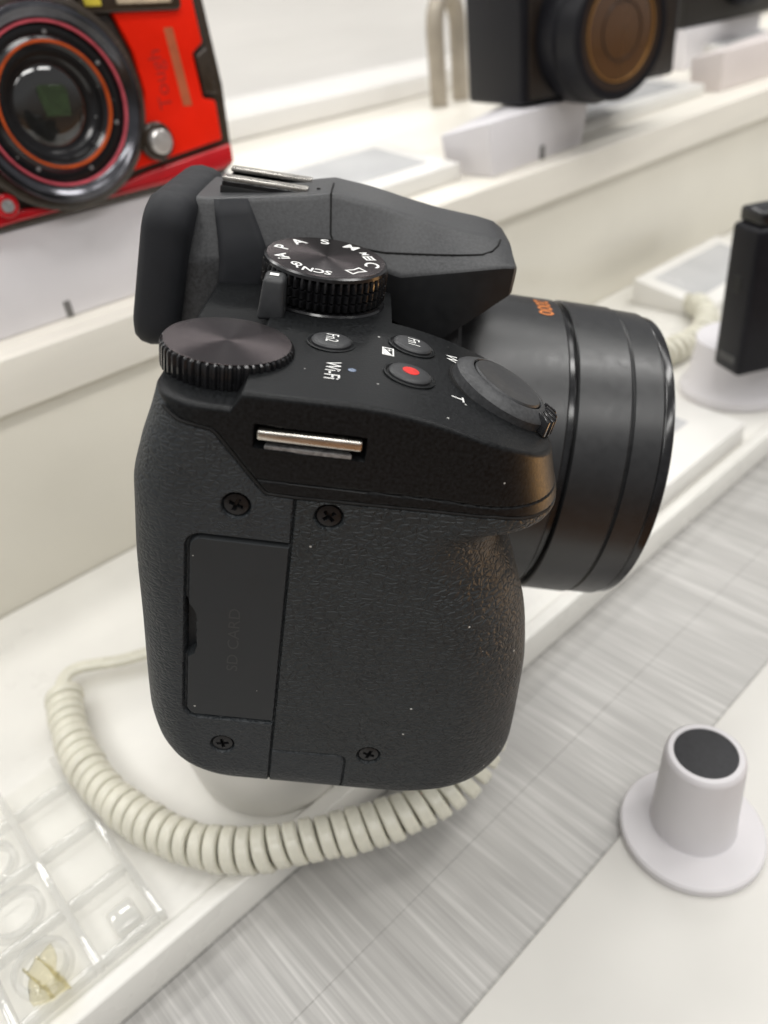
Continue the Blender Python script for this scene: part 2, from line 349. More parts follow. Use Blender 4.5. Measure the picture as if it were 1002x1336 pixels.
XR = [(-4.4, -2), (-4, -6), (-3, -11), (-1, -16.2), (2, -19.6), (6, -21.6), (12.6, -22.9), (32, -23.8), (48, -24.5), (58, -24.5), (66, -23.3), (73, -21.6), (78, -20.6)]
XF = [(-4.4, 17.4), (-4, 21.4), (-3, 31.4), (-1, 40.4), (2, 45.0), (6, 46.5), (12, 46.1), (19, 45.4), (25, 44.7), (32, 43.2), (38, 41.4), (43.7, 38.5), (47.5, 35.5), (51, 33.4), (54, 33.0), (56.3, 34.3), (57.8, 37.2), (59, 40.1), (60.2, 41.0), (62, 41.3), (65.2, 41.0), (70.4, 39.8), (78, 38.0)]
YI = [(-4.4, 9), (-4, 5), (-3, 2.3), (-2, 1.25), (-.6, .55), (1.2, .08), (2.2, 0), (61, 0), (70, .0), (76.3, .0), (76.62, .08), (76.84, .22), (77, .5)]
def zt(x):
    if x < -9.6: return 74.2
    if x < -8.2: return 74.2 + (x + 9.6) / 1.4 * 2.5
    if x < 6: return 76.7 + .3 * (x + 8.2) / 14.2
    return 77 - .0078 * (x - 6) ** 2
ZS = [(-30, 75), (-21, 73.6), (-19.5, 72.9), (-16.7, 71.5), (-12.3, 70.9), (-11.4, 70.3), (-5.9, 63.6), (-4.5, 62.0), (-4, 61.7), (0, 61.6), (12.6, 61.9), (20, 62.1), (29, 62.2), (34, 61.4), (38, 60.9), (46, 61.2)]
def seg_d(px, pz, a, b):
    dx, dz = b[0] - a[0], b[1] - a[1]; L2 = dx * dx + dz * dz
    t = max(0, min(1, ((px - a[0]) * dx + (pz - a[1]) * dz) / L2)) if L2 else 0
    return hypot(px - a[0] - t * dx, pz - a[1] - t * dz)
def arc(cx, cz, r, a0, a1, n=6): return [(cx + r * cos(radians(a0 + (a1 - a0) * i / n)), cz + r * sin(radians(a0 + (a1 - a0) * i / n))) for i in range(n + 1)]
DOOR = [(-.35, 53.1)] + arc(-13.2, 51.1, 2.0, 90, 180) + arc(-13.2, 17.1, 2.2, 180, 270) + [(-.35, 14.9)]
NOTCH = [(-15.2, 40.3)] + [(-14.4, 39.3), (-13.7, 37.9), (-13.6, 31.2), (-14.0, 29.5), (-15.2, 28.6)]
FLAP = [(0, 7.8), (12.0, 7.9)] + arc(12.0, 6.4, 1.5, 90, 0, 4)[1:] + [(13.7, -5)]
GROOVES = [(DOOR, .30, .9), (FLAP, .16, .45), ([(0, 61.6), (0, 14)], .17, .6), ([(0, 15), (0, -5)], .17, .6), (ZS[1:], .22, .7), ([(-6, 63.8), (0, 63.9), (20, 64.1), (34, 63.6), (40, 63.3)], .13, .28)]
SCREWS = [(-8.3, 59.1), (5.1, 59.0), (-8.7, 8.1), (17.6, 8.7)]
SLOT = (-6.3, 8.9, 69.0, 72.3)
GB = [(min(p[0] for p in g) - 1, max(p[0] for p in g) + 1, min(p[1] for p in g) - 1, max(p[1] for p in g) + 1) for g, _, _ in GROOVES]
def ss(t): t = max(0, min(1, t)); return t * t * (3 - 2 * t)
def in_poly(x, z, P):
    c = False; j = len(P) - 1
    for i in range(len(P)):
        if (P[i][1] > z) != (P[j][1] > z) and x < (P[j][0] - P[i][0]) * (z - P[i][1]) / (P[j][1] - P[i][1]) + P[i][0]: c = not c
        j = i
    return c
def carve(x, z):
    d = 0
    for (g, w_, dep), bb in zip(GROOVES, GB):
        if bb[0] < x < bb[1] and bb[2] < z < bb[3]:
            m_ = min(seg_d(x, z, g[i], g[i + 1]) for i in range(len(g) - 1))
            if m_ < w_ * 1.8: d = max(d, dep * (1 - ss((m_ - w_ * .5) / (w_ * 1.1))))
    if -16 < x < -13 and 28 < z < 41:
        if in_poly(x, z, [(-15.4, 40.6)] + NOTCH + [(-15.4, 28.4)]): d = max(d, 2.4)
    for sx_, sz_ in SCREWS:
        r = hypot(x - sx_, z - sz_)
        if r < 2.6: d = max(d, 1.1 * (1 - ss((r - 1.98) / .25)))
        if r < 2.9: d = max(d, .0)
    if SLOT[0] - 1 < x < SLOT[1] + 1 and SLOT[2] - 1 < z < SLOT[3] + 1:
        q = min(x - SLOT[0], SLOT[1] - x, z - SLOT[2], SLOT[3] - z)
        d = max(d, 3.0 * ss((q + .15) / .4))
    # proud door face / top panel slightly raised edges
    return d

NS, NA, NB = 310, 64, 110
def outline(z):
    xr, xf = smooth_interp(XR, z), smooth_interp(XF, z); yi = smooth_interp(YI, z)
    W_ = xf - xr; rr = min(7.6, W_ * .22); rf = min(15.5, W_ * .38)
    xb = min(12, xf - 14)
    P = []
    for i in range(8): P.append((xr, 128 - (128 - rr - 2) * i / 8, -1, 0))
    P.append((xr, rr + 1, -1, 0))
    for i in range(NA):
        a = pi + (pi / 2) * i / NA; P.append((xr + rr + rr * cos(a), rr + rr * sin(a) , cos(a), sin(a)))
    x0, x1 = xr + rr, xf - rf
    for i in range(NS): P.append((x0 + (x1 - x0) * i / NS, 0, 0, -1))
    for i in range(NB):
        a = -pi / 2 + (pi / 2) * i / NB; P.append((x1 + rf * cos(a), rf + rf * sin(a), cos(a), sin(a)))
    for i in range(6): P.append((xf, rf + (27 - rf) * i / 6, 1, 0))
    for i in range(10):
        a = (pi / 2) * i / 10; P.append((xf - 9 + 9 * cos(a), 27 + 9 * sin(a), cos(a), sin(a)))
    for i in range(4): P.append((xf - 9 + (xb + 4 - xf + 9) * i / 4, 36, 0, 1))
    for i in range(6):
        a = -pi / 2 - (pi / 2) * i / 6; P.append((xb + 4 + 4 * cos(a), 40 + 4 * sin(a), -cos(a), -sin(a)))
    for i in range(8): P.append((xb, 40 + 88 * i / 8, 1, 0))
    P.append((xb, 128, 0, 1))
    return [(x - nx * yi * (1 if yi < 1.3 else .6), y - ny * yi, nx, ny) for x, y, nx, ny in P]
rows = []
z = -4.4
while z < 76.99:
    rows.append(z); z += .1 if z < -2 or z > 76.2 else .21
rows.append(77.0)
NV = len(outline(10))
V = []; K = []
SIDE0, SIDE1 = 9, 9 + NA + NS + NB
for z in rows:
    for i, (x, y, nx, ny) in enumerate(outline(z)):
        zz = z
        if z > 58: zz = 58 + (z - 58) * (zt(x) - 58) / 19.0
        dd = 0
        if SIDE0 <= i <= SIDE1 and ny < -.12: dd = carve(x, zz) * min(1, (-ny - .12) / .3)
        V.append((x - nx * dd, y - ny * dd, zz)); K.append((x, y, zz))
parts = {'rear_side_panel': [], 'grip_panel': [], 'card_door': [], 'port_flap': [], 'top_cover': []}
for r in range(len(rows) - 1):
    for i in range(NV):
        j = (i + 1) % NV; f = (r * NV + i, r * NV + j, (r + 1) * NV + j, (r + 1) * NV + i)
        x = (K[f[0]][0] + K[f[1]][0] + K[f[2]][0] + K[f[3]][0]) / 4; zc = (K[f[0]][2] + K[f[2]][2]) / 2
        zs = interp(ZS, x)
        if zc > zs: p = 'top_cover'
        elif SIDE0 <= i <= SIDE1 and in_poly(x, zc, DOOR): p = 'card_door'
        elif SIDE0 <= i <= SIDE1 and in_poly(x, zc, FLAP + [(0, -5)]): p = 'port_flap'
        elif x < 0: p = 'rear_side_panel'
        else: p = 'grip_panel'
        parts[p].append(f)
# cap of the top: columns running away from the side
base = (len(rows) - 1) * NV
near = list(range(9, SIDE1))
YF = lambda x: 128 if x < 12 else 36 if x < 28 else 27 + sqrt(max(0, 81 - (x - 28) ** 2))
prevc = None; NC = 24
for i in near:
    x, y, zc = V[base + i]; col = [base + i]
    yf = max(YF(x), y + .2)
    for k in range(1, NC + 1):
        V.append((x, y + (yf - y) * (k / NC) ** 1.6, zt(x))); col.append(len(V) - 1)
    if prevc:
        for k in range(NC): parts['top_cover'].append((prevc[k], col[k], col[k + 1], prevc[k + 1]))
    prevc = col
parts['grip_panel'].append(tuple(range(NV)))
def subset(name, faces, m, parent):
    idx = {}; VV = []; FF = []
    for f in faces:
        g = []
        for a in f:
            if a not in idx: idx[a] = len(VV); VV.append(V[a])
            g.append(idx[a])
        FF.append(tuple(g))
    me = bpy.data.meshes.new(name); me.from_pydata([(v[0] * MM, v[1] * MM, v[2] * MM) for v in VV], [], FF); me.materials.append(m)
    me.shade_smooth(); me.set_sharp_from_angle(angle=radians(50))
    o = bpy.data.objects.new(name, me); COL.objects.link(o); o.parent = parent; return o
P_top = subset('top_cover', parts['top_cover'], topmat, BC)
P_rear = subset('rear_side_panel', parts['rear_side_panel'], leather2, BC)
P_grip = subset('grip_panel', parts['grip_panel'], leather, BC)
P_door = subset('card_door', parts['card_door'], doormat, BC)
P_flap = subset('port_flap', parts['port_flap'], leather2, BC)
def ysurf(x, z):
    xr, xf = smooth_interp(XR, z), smooth_interp(XF, z); W_ = xf - xr; rr = min(7.6, W_ * .22); rf = min(15.5, W_ * .38)
    if x < xr + rr: return rr - sqrt(max(0, rr * rr - (xr + rr - x) ** 2))
    if x > xf - rf: return rf - sqrt(max(0, rf * rf - (x - xf + rf) ** 2))
    return 0
sp = []
xx = -19.0
while xx < 39.2:
    zz_ = interp(ZS, xx); sp.append((xx, ysurf(xx, zz_) + .16, zz_)); xx += .3
tube('cover_seam', sp, .24, seamm, P_top, n=6)
# embossed text on the door
text('embossed_lettering', 'SD CARD', 2.6, emboss, P_door, lambda u, v, h: (-7.6 - v, -.035, 33.2 + u), sx=1.25)

# screws: polar grid with cross recess
def screw_mesh():
    V = []; Fc = []; n = 64; R_ = [.02] + [.12 * k for k in range(1, 15)] + [1.75, 1.82]
    for ri, r in enumerate(R_):
        for k in range(n):
            a = 2 * pi * k / n; x, z = r * cos(a), r * sin(a)
            x2, z2 = x * cos(.35) - z * sin(.35), x * sin(.35) + z * cos(.35)
            d = .0
            if (abs(x2) < .26 and abs(z2) < 1.05) or (abs(z2) < .26 and abs(x2) < 1.05): d = .75
            y = .36 - .14 * (1 - (r / 1.8) ** 2) + d
            if r > 1.8: y = 1.1
            V.append((x, y, z))
    for i in range(len(R_) - 1):
        for k in range(n):
            k2 = (k + 1) % n; Fc.append((i * n + k, i * n + k2, (i + 1) * n + k2, (i + 1) * n + k))
    Fc.append(tuple(range(n)))
    return V, Fc
sv, sf = screw_mesh(); scr0 = None
scrmat = mat('black_screw', (.016, .016, .017), .3, metal=.5, noise=(900, .8, 1.3, None))
for i, (x, z) in enumerate(SCREWS):
    if scr0 is None:
        scr0 = obj('screw', sv, sf, scrmat, BC, auto=30); scr0.location = (x * MM, 0, z * MM)
    else: share('screw', scr0, BC, (x, 0, z), (0, .5 * i, 0))

# strap lug in its slot: steel bar plus lower ledge
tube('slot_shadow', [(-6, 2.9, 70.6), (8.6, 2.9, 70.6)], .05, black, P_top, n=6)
lug = empty('strap_lug'); lug.parent = BC
hexa('bar', [(-5.9, -.75, 70.45), (8.4, -.75, 70.55), (8.4, 2.6, 70.55), (-5.9, 2.6, 70.45), (-5.9, -.75, 71.95), (8.4, -.75, 72.1), (8.4, 2.6, 72.1), (-5.9, 2.6, 71.95)], steel, lug, bev=.35, seg=3)
hexa('ledge', [(-4.9, .1, 68.6), (7.2, .1, 68.8), (6.6, 2.2, 68.8), (-4.6, 2.2, 68.6), (-4.9, .1, 69.35), (7.2, .1, 69.5), (6.6, 2.2, 69.6), (-4.6, 2.2, 69.45)], steelgrey, lug, bev=.1, seg=1)

# ---------------- top controls
UP = (0, 0, 1)
# rear dial
RC = (-12.5, 14.8, 0)
def knurl(nteeth, depth, lo=1):
    def f(a, r, h, i):
        t = (a * nteeth / (2 * pi)) % 1
        return r - depth * (1 if .5 < t < .92 else (.5 if t > .42 else 0))
    return f
fr = frame(RC, UP, (1, 0, 0))
rd = lathe('rear_dial', [(8.4, 73.6), (9.65, 74.0), (9.75, 74.4), (9.75, 77.3), (9.6, 77.7), (9.25, 77.95)], glossdial, BC, fr, n=360, mod=lambda a, r, h, i: knurl(54, .42)(a, r, h, i) if 1 <= i <= 4 else r, auto=30)
disc('dial_cap', 9.25, brushed, rd, fr, h=78.02, n=96, rings=10)
# mode dial (slightly tipped)
MC = (-.5, 44.3, 0); tl = radians(3.0)
mfr = frame((-.5, 44.3, 76.4), (0, -sin(tl), cos(tl)), (1, 0, 0))
def mmod(a, r, h, i):
    t = (a * 52 / (2 * pi)) % 1; saw = abs(2 * t - 1)
    if h > 6.9 or h < 1.9: return r
    if abs(h - 5.0) < .12 or abs(h - 3.4) < .12: return r - .75
    return r - .85 * max(0, saw * 1.5 - .5) - (.3 if 6.4 < h <= 6.9 else 0) * (1 if saw > .5 else 0)
mprof = [(10.65, 0), (10.65, 1.5), (9.85, 1.6), (9.85, 1.9), (10.95, 2.0), (11.05, 2.2), (11.05, 3.2), (11.05, 3.4), (11.05, 3.6), (11.05, 4.8), (11.05, 5.0), (11.05, 5.2), (11.05, 6.3), (10.9, 6.7), (10.85, 7.0), (10.75, 7.5), (10.35, 7.75)]
md = lathe('mode_dial', mprof, glossdial, BC, mfr, n=416, mod=mmod, auto=28)
disc('dial_cap', 10.35, brushed, md, mfr, h=7.82, n=96, rings=10)
def radial(ang, r, h=7.87):
    a = radians(ang); ca, sa = cos(a), sin(a)
    # glyph up = outward, glyph right = clockwise seen from above
    return lambda u, v, q: mfr(ca * (r + v) + sa * u, sa * (r + v) - ca * u, h + q)
for ang, s, sz in [(203, 'iA', 3.2), (168, 'P', 3.6), (133, 'A', 3.6), (96, 'S', 3.6), (60, 'M', 3.4), (-8, 'C', 3.6), (262, 'SCN', 2.5)]:
    text('mode_symbol', s, sz, white_ink, md, radial(ang, 8.0), sx=1.05, bold=.06)
def flat(name, polys, m, parent, fr_, h=0):
    VV = []; FF = []
    for P in polys:
        FF.append(tuple(range(len(VV), len(VV) + len(P)))); VV += [fr_(u, v, h) for u, v in P]
    return obj(name, VV, FF, m, parent, smooth=False)
def rect(x0, y0, x1, y1): return [(x0, y0), (x1, y0), (x1, y1), (x0, y1)]
rf_ = radial(26, 7.7)
text('mode_symbol', 'M', 2.0, white_ink, md, lambda u, v, q: rf_(u - 1.1, v, q), bold=.05)
flat('mode_symbol', [rect(.2, -1, .5, 1), rect(1.9, -1, 2.2, 1)] + [rect(.5, -1 + .75 * k, 1.9, -.6 + .75 * k) for k in range(3)], white_ink, md, rf_)
pf = radial(-45, 7.6)   # panorama outline
o4 = [(-1.7, 1.1), (0, .75), (1.7, 1.1), (1.7, -1.1), (0, -.75), (-1.7, -1.1)]; i4 = [(-1.35, .72), (0, .42), (1.35, .72), (1.35, -.72), (0, -.42), (-1.35, -.72)]
flat('mode_symbol', [[o4[k], o4[(k + 1) % 6], i4[(k + 1) % 6], i4[k]] for k in range(6)], white_ink, md, pf)
qf = radial(232, 7.6)   # palette and brush
flat('mode_symbol', [[(1.1 * cos(2 * pi * k / 14), .85 * sin(2 * pi * k / 14)), (1.1 * cos(2 * pi * (k + 1) / 14), .85 * sin(2 * pi * (k + 1) / 14)), (.75 * cos(2 * pi * (k + 1) / 14), .5 * sin(2 * pi * (k + 1) / 14)), (.75 * cos(2 * pi * k / 14), .5 * sin(2 * pi * k / 14))] for k in range(14)] + [rect(-.2, -.2, .3, .25), [(-1.6, 1.2), (-1.3, 1.4), (.1, .2), (-.1, 0)]], white_ink, md, qf)
# drive lever with white index mark
lv = hexa('selector_lever', [(-10.6, 30.6, 75.8), (-6.2, 30.6, 76.2), (-6.0, 36, 76.2), (-10.6, 36, 75.8), (-9.9, 31.8, 82.6), (-6.5, 31.8, 82.6), (-6.2, 36, 82.9), (-9.9, 36, 82.9)], btn, BC, bev=.7, seg=3)
flat('index_mark', [rect(-.75, -.55, .75, .55)], white_ink, lv, lambda u, v, h: (-8.3 + u, 33.8 + v, 82.86 + .075 * v))
lathe('lever_collar', [(11.2, 76.2), (11.2, 77.0), (10.9, 77.3), (8, 77.3)], gloss, BC, frame((-.5, 44.3, 0), UP, (1, 0, 0)), n=64)

def surf(x, y):
    s = 0 if x < 6 else -.0156 * (x - 6)
    return frame((x, y, zt(x)), (-s, 0, 1), (0, -1, 0))   # u toward viewer, v forward
def round_button(name, x, y, r, m=btn, h=.75):
    f_ = surf(x, y)
    lathe('button_rim', [(r + .75, -.3), (r + .75, .16), (r + .45, .26), (r + .22, .1), (r + .2, -.3)], topmat, BC, f_, n=56, caps=False)
    lathe('button_gap', [(r + .25, -.2), (r + .25, .02), (.1, .02)], black, BC, f_, n=40)
    b = lathe(name, [(r, -.3), (r, h * .55), (r - .18, h * .85), (r - .45, h), (r * .5, h + .1), (.05, h + .12)], m, BC, f_, n=56)
    return b, f_
fn2, f_ = round_button('function_button', 2.3, 22.0, 3.15); text('lettering', 'Fn2', 2.9, white_ink, fn2, lambda u, v, h: f_(u, v, .9), sx=.8)
fn1, g_ = round_button('function_button', 15.3, 26.7, 3.25); text('lettering', 'Fn1', 2.9, white_ink, fn1, lambda u, v, h: g_(u, v, .9), sx=.8)
rec, h_ = round_button('record_button', 14.5, 14.1, 3.3); disc('red_dot', 1.3, red_ink, rec, h_, h=.93, n=32, rings=3)
s_ = surf(3.0, 11.2); text('printed_lettering', 'Wi-Fi', 3.3, white_ink, P_top, lambda u, v, h: s_(u, v, .04), sx=.88)
s2 = surf(5.9, 12.1); lathe('status_lamp', [(.62, -.1), (.62, .05), (.4, .14), (.05, .16)], led, BC, s2, n=24)
s3 = surf(21.8, 11.6); text('printed_lettering', 'T', 2.9, white_ink, P_top, lambda u, v, h: s3(u, v, .05), bold=.02)
s4 = surf(22.2, 27.6); text('printed_lettering', 'W', 2.9, white_ink, P_top, lambda u, v, h: s4(u, v, .05), bold=.02)
s5 = surf(11.3, 22.0)
flat('printed_symbol', [rect(-1.6, -.95, -1.3, .95), rect(1.3, -.95, 1.6, .95), rect(-1.3, .7, 1.3, .95), rect(-1.3, -.95, 1.3, -.7), [(-1.2, -.65), (1.2, -.65), (1.2, .6)], rect(-1.0, .1, -.2, .3), rect(-.7, -.2, -.5, .6)], white_ink, P_top, lambda u, v, h: s5(u, v, .05))

# shutter button with zoom lever collar, tipped forward
th = radians(21)
ctr = (29.6, 20.0, zt(29.6) - .6)
sfr = frame(ctr, (sin(th), -.02, cos(th)), (1, 0, 0))
lathe('collar_gap', [(9.1, -1), (9.1, .45), (.1, .45)], black, BC, sfr, n=72)
zr = lathe('zoom_lever', [(8.7, 0), (8.7, 1.9), (8.4, 2.25), (6.9, 3.15), (6.45, 3.2), (6.3, 3.0), (6.3, 1.6)], humpmat, BC, sfr, n=96, caps=False)
lathe('button_gap', [(6.35, 1.5), (6.35, 1.75), (.1, 1.75)], black, zr, sfr, n=48)
lathe('shutter_button', [(6.05, 1.6), (6.05, 3.1), (5.8, 3.4), (4.5, 3.38), (2.5, 3.2), (.05, 3.1)], btn, BC, sfr, n=72)
for k in range(5):   # ridged tab on the front of the lever
    a = radians(-44 + 11 * k); ca, sa = cos(a), sin(a)
    def q(r, t, h, ca=ca, sa=sa): return sfr(ca * r - sa * t, sa * r + ca * t, h)
    hexa('lever_ridge', [q(7.2, -.55, .6), q(10.2, -.6, .6), q(10.2, .6, .6), q(7.2, .55, .6), q(7.2, -.35, 3.4), q(9.5, -.35, 3.0), q(9.5, .35, 3.0), q(7.2, .35, 3.4)], gloss, zr, bev=.18, seg=2)

# ---------------- viewfinder hump and pop-up flash
# stations: x, (y,z) of: bottom, belly crease, shoulder crease, crown edge, crown centre (mirrored about y=75)
YC = 69.0
ST = [
    (-30.0, (53.5, 60.5), (53.0, 77.0), (57.5, 87.4), (60.5, 87.55), 87.6),
    (-22.0, (53.5, 62.0), (53.0, 78.0), (57.5, 88.1), (60.5, 88.25), 88.3),
    (-20.6, (53.5, 62.5), (53.2, 78.2), (58.0, 88.3), (60.7, 88.45), 88.5),
    (-13.0, (56.0, 66.0), (55.8, 80.5), (59.5, 89.3), (61.5, 89.45), 89.5),
    (-11.0, (56.0, 72.0), (55.6, 81.0), (59.6, 89.7), (61.8, 89.85), 89.9),
    (-6.0, (56.0, 73.0), (55.4, 81.5), (59.8, 90.5), (62.0, 90.65), 90.7),
    (-5.2, (56.0, 73.2), (55.3, 81.6), (59.8, 90.7), (62.0, 90.85), 90.9),
    (-1.4, (56.0, 74.0), (55.2, 82.0), (60.0, 91.6), (62.2, 91.75), 91.8),
    (6.0, (55.5, 74.0), (54.6, 81.6), (60.0, 91.0), (62.5, 91.15), 91.2),
    (10.0, (53.6, 73.0), (53.4, 80.8), (60.0, 90.4), (62.6, 90.55), 90.6),
    (13.4, (52.2, 70.2), (52.0, 80.6), (60.0, 89.8), (62.7, 89.95), 90.0),
    (20.0, (50.6, 68.6), (50.5, 82.6), (60.0, 88.9), (62.8, 89.05), 89.1),
    (23.5, (50.2, 70.6), (50.2, 83.5), (60.0, 88.6), (62.9, 88.75), 88.8),
    (29.0, (50.6, 75.4), (50.6, 84.7), (60.2, 88.3), (63.0, 88.45), 88.5),
    (32.4, (51.6, 78.2), (51.6, 85.2), (60.8, 87.9), (63.0, 88.05), 88.1),
    (34.3, (52.4, 79.6), (52.4, 85.2), (61.2, 86.9), (63.0, 87.05), 87.1),
    (35.0, (53.6, 80.0), (53.6, 84.6), (61.8, 85.4), (63.0, 85.55), 85.6),
]
def ringpts(s):
    b, c, d, e, t = s[1:]
    out = []
    def lin(p, q, n): return [(p[0] + (q[0] - p[0]) * i / n, p[1] + (q[1] - p[1]) * i / n) for i in range(n)]
    def rnd(p, q, r_, rad):  # rounded corner at q
        import mathutils
        P, Q, R_ = Vector(p), Vector(q), Vector(r_); a = (P - Q); b2 = (R_ - Q); ra = min(rad, a.length * .45, b2.length * .45)
        A, B = Q + a.normalized() * ra, Q + b2.normalized() * ra
        return [tuple(A * (1 - t_) ** 2 + Q * 2 * t_ * (1 - t_) + B * t_ * t_) for t_ in (0, .25, .5, .75, 1)]
    near_ = [b] + rnd(b, c, d, .9) + rnd(c, d, e, 1.0) + rnd(d, e, (YC, t), 1.2) + [(YC, t)]
    far_ = [(2 * YC - y, z_) for y, z_ in reversed(near_[:-1])]
    return near_ + far_
xs_dense = []
for a, b in zip(ST, ST[1:]):
    n_ = max(1, int((b[0] - a[0]) / 1.2))
    for i in range(n_):
        t = i / n_
        xs_dense.append((a[0] + (b[0] - a[0]) * t,) + tuple(((a[k][0] + (b[k][0] - a[k][0]) * t, a[k][1] + (b[k][1] - a[k][1]) * t) if k < 5 else a[k] + (b[k] - a[k]) * t) for k in range(1, 6)))
xs_dense.append(ST[-1])
VV = []; FF = []
for s in xs_dense:
    for (y, z_) in ringpts(s): VV.append((s[0], y, z_))
nr = len(ringpts(ST[0]))
for i in range(len(xs_dense) - 1):
    for k in range(nr):
        k2 = (k + 1) % nr; FF.append((i * nr + k, i * nr + k2, (i + 1) * nr + k2, (i + 1) * nr + k))
FF += [tuple(range(nr)), tuple((len(xs_dense) - 1) * nr + k for k in range(nr - 1, -1, -1))]
skf = [f for f in FF[:-2] if f[0] % nr in (0, 1, nr - 2, nr - 1) and VV[f[0]][0] > 6.5]
sks = set(skf); hump = obj('viewfinder_hump', VV, [f for f in FF if f not in sks], humpmat, BC, auto=24)
skmat = mat('smooth_black_plastic', (.014, .0145, .0155), .34, spec=.45, noise=(500, .9, 1.1, None))
obj('flash_skirt', VV, skf, skmat, hump, auto=24)
def hump_pt(x, f, off=0.0):
    """point on near slope of hump between belly crease (f=0) and shoulder (f=1)"""
    for a, b in zip(ST, ST[1:]):
        if a[0] <= x <= b[0]:
            t = (x - a[0]) / (b[0] - a[0]); c = [a[2][k] + (b[2][k] - a[2][k]) * t for k in (0, 1)]; d = [a[3][k] + (b[3][k] - a[3][k]) * t for k in (0, 1)]
            dy, dz = d[0] - c[0], d[1] - c[1]; L_ = hypot(dy, dz)
            return (x, c[0] + dy * f - dz / L_ * off, c[1] + dz * f + dy / L_ * off)
bandV = []; bandF = []
bandrows = [(-21.0, -13.4, -1, 66.5), (-20.7, -12.6, -1, 72.0), (-20.6, -12.2, 0.02, 0), (-21.2, -13.6, .35, 0), (-22.0, -15.2, .7, 0), (-22.6, -16.6, .99, 0)]
for (xa, xb, f_, zz_) in bandrows:
    for k in range(7):
        x_ = xa + (xb - xa) * k / 6
        p_ = hump_pt(x_, max(f_, 0), .16)
        bandV.append(p_ if f_ >= 0 else (x_, p_[1] - .02, zz_))
for i in range(len(bandrows) - 1):
    for k in range(6): bandF.append((i * 7 + k, i * 7 + k + 1, (i + 1) * 7 + k + 1, (i + 1) * 7 + k))
bd = obj('dark_facet', bandV, bandF, rubber, hump, auto=40); sm_ = bd.modifiers.new('thick', 'SOLIDIFY'); sm_.thickness = .0005; sm_.offset = 0  # smooth overlay whose dark colour also carries the turned facet's shade
# flash lid seam: down from the crown, along the slope, up at the front
seam = [(-1.4, YC, 91.82), (-1.4, 64, 91.82), (-1.4, 61.6, 91.8)] + [hump_pt(-1.4 + .1 * i, 1.0 - i * .085, .02) for i in range(9)]
seam += [hump_pt(x, f_, .02) for x, f_ in [(0, .22), (1.0, .18), (4, .20), (8, .24), (10, .28), (13.4, .36), (20, .36), (23.5, .36), (28, .38), (30, .5), (31.3, .72), (31.9, .95)]]
tube('flash_lid_seam', seam, .2, seamm, hump, n=6)
lathe('pin_hole', [(.35, 91.0), (.35, 91.4), (.05, 91.4)], black, hump, frame((-4.0, 64.6, 0), UP, (1, 0, 0)), n=16)
# hot shoe
shoe = empty('hot_shoe'); shoe.parent = BC
box('base_plate', (-22.5, 63.0, 86.2), (-5.6, 77.0, 89.6), black, shoe, bev=.3, seg=2)
for s in (0, 1):
    y0, y1 = ((63.4, 66.4) if s == 0 else (73.4, 76.4))
    box('rail', (-22.2, y0, 90.35), (-6.0, y1, 91.15), steel, shoe, bev=.25, seg=2)
    yy = 63.2 if s == 0 else 76.0
    box('rail_wall', (-22.2, yy, 88.0), (-6.2, yy + .8, 90.4), gloss, shoe, bev=.1, seg=1)
# eyecup: soft rounded rectangle ring
def rrect(y0, y1, z0, z1, r, n=8):
    P = []
    for cy, cz, a0 in ((y1 - r, z1 - r, 0), (y0 + r, z1 - r, 90), (y0 + r, z0 + r, 180), (y1 - r, z0 + r, 270)):
        for i in range(n + 1):
            a = radians(a0 + 90 * i / n); P.append((cy + r * cos(a), cz + r * sin(a)))
    return P
VV = []; FF = []; secs = [(-28.2, 2.2), (-29.2, .6), (-31, 0), (-33.4, -.25), (-35.2, .1), (-36.4, .9), (-37.0, 2.2), (-37.0, 4.2), (-36.0, 5.5), (-31, 6.5)]
for x, ins in secs:
    for (y, z_) in rrect(49.2 + ins, 89.0 - ins, 60.0 + ins, 88.6 - ins, 5.5 - ins * .5): VV.append((x + (z_ - 60) * .11, y, z_))
n_ = 36
for i in range(len(secs) - 1):
    for k in range(n_): FF.append((i * n_ + k, i * n_ + (k + 1) % n_, (i + 1) * n_ + (k + 1) % n_, (i + 1) * n_ + k))
FF += [tuple(range(n_)), tuple((len(secs) - 1) * n_ + k for k in range(n_))]
obj('eyecup', VV, FF, rubber, BC, auto=60)

# ---------------- lens
lfr = frame((0, 74, 38.3), (1, 0, 0), (0, 0, 1))
ln = empty('lens'); ln.parent = BC
lathe('mount_collar', [(38, 10), (38, 17), (36.6, 22), (35.6, 27), (34.3, 28)], lensmat, ln, lfr, n=128)
lathe('zoom_barrel', [(34.4, 24), (34.4, 50.3), (34.1, 50.7), (33.3, 50.8)], lensmat, ln, lfr, n=160)
lathe('barrel_groove', [(33.3, 50.6), (33.3, 52.4)], gloss, ln, lfr, n=128)
lathe('control_ring', [(33.3, 52.2), (34.3, 52.3), (34.6, 52.6), (34.6, 63.4), (34.3, 63.7), (33.7, 63.75)], lensmat, ln, lfr, n=160)
lathe('front_barrel', [(33.7, 63.7), (33.9, 64.2), (34.3, 64.5), (34.2, 70.4), (33.8, 70.7), (33.2, 70.75)], lensmat, ln, lfr, n=160)
lathe('filter_ring', [(33.2, 70.6), (33.6, 71.0), (33.7, 71.3), (33.6, 73.0), (33.2, 73.3), (31.6, 73.3), (31.2, 72.0), (30.5, 68)], gloss, ln, lfr, n=160, caps=False)
lathe('front_glass', [(30.6, 67.5), (28, 69), (20, 71), (10, 72), (.1, 72.3)], glass_dark, ln, lfr, n=96)
def wrapl(u, v):   # text run toward the viewer over the top of the barrel
    a = (u + 1.2) / 34.45; return (46.6 + v, 74 - 34.46 * sin(a), 38.3 + 34.46 * cos(a))
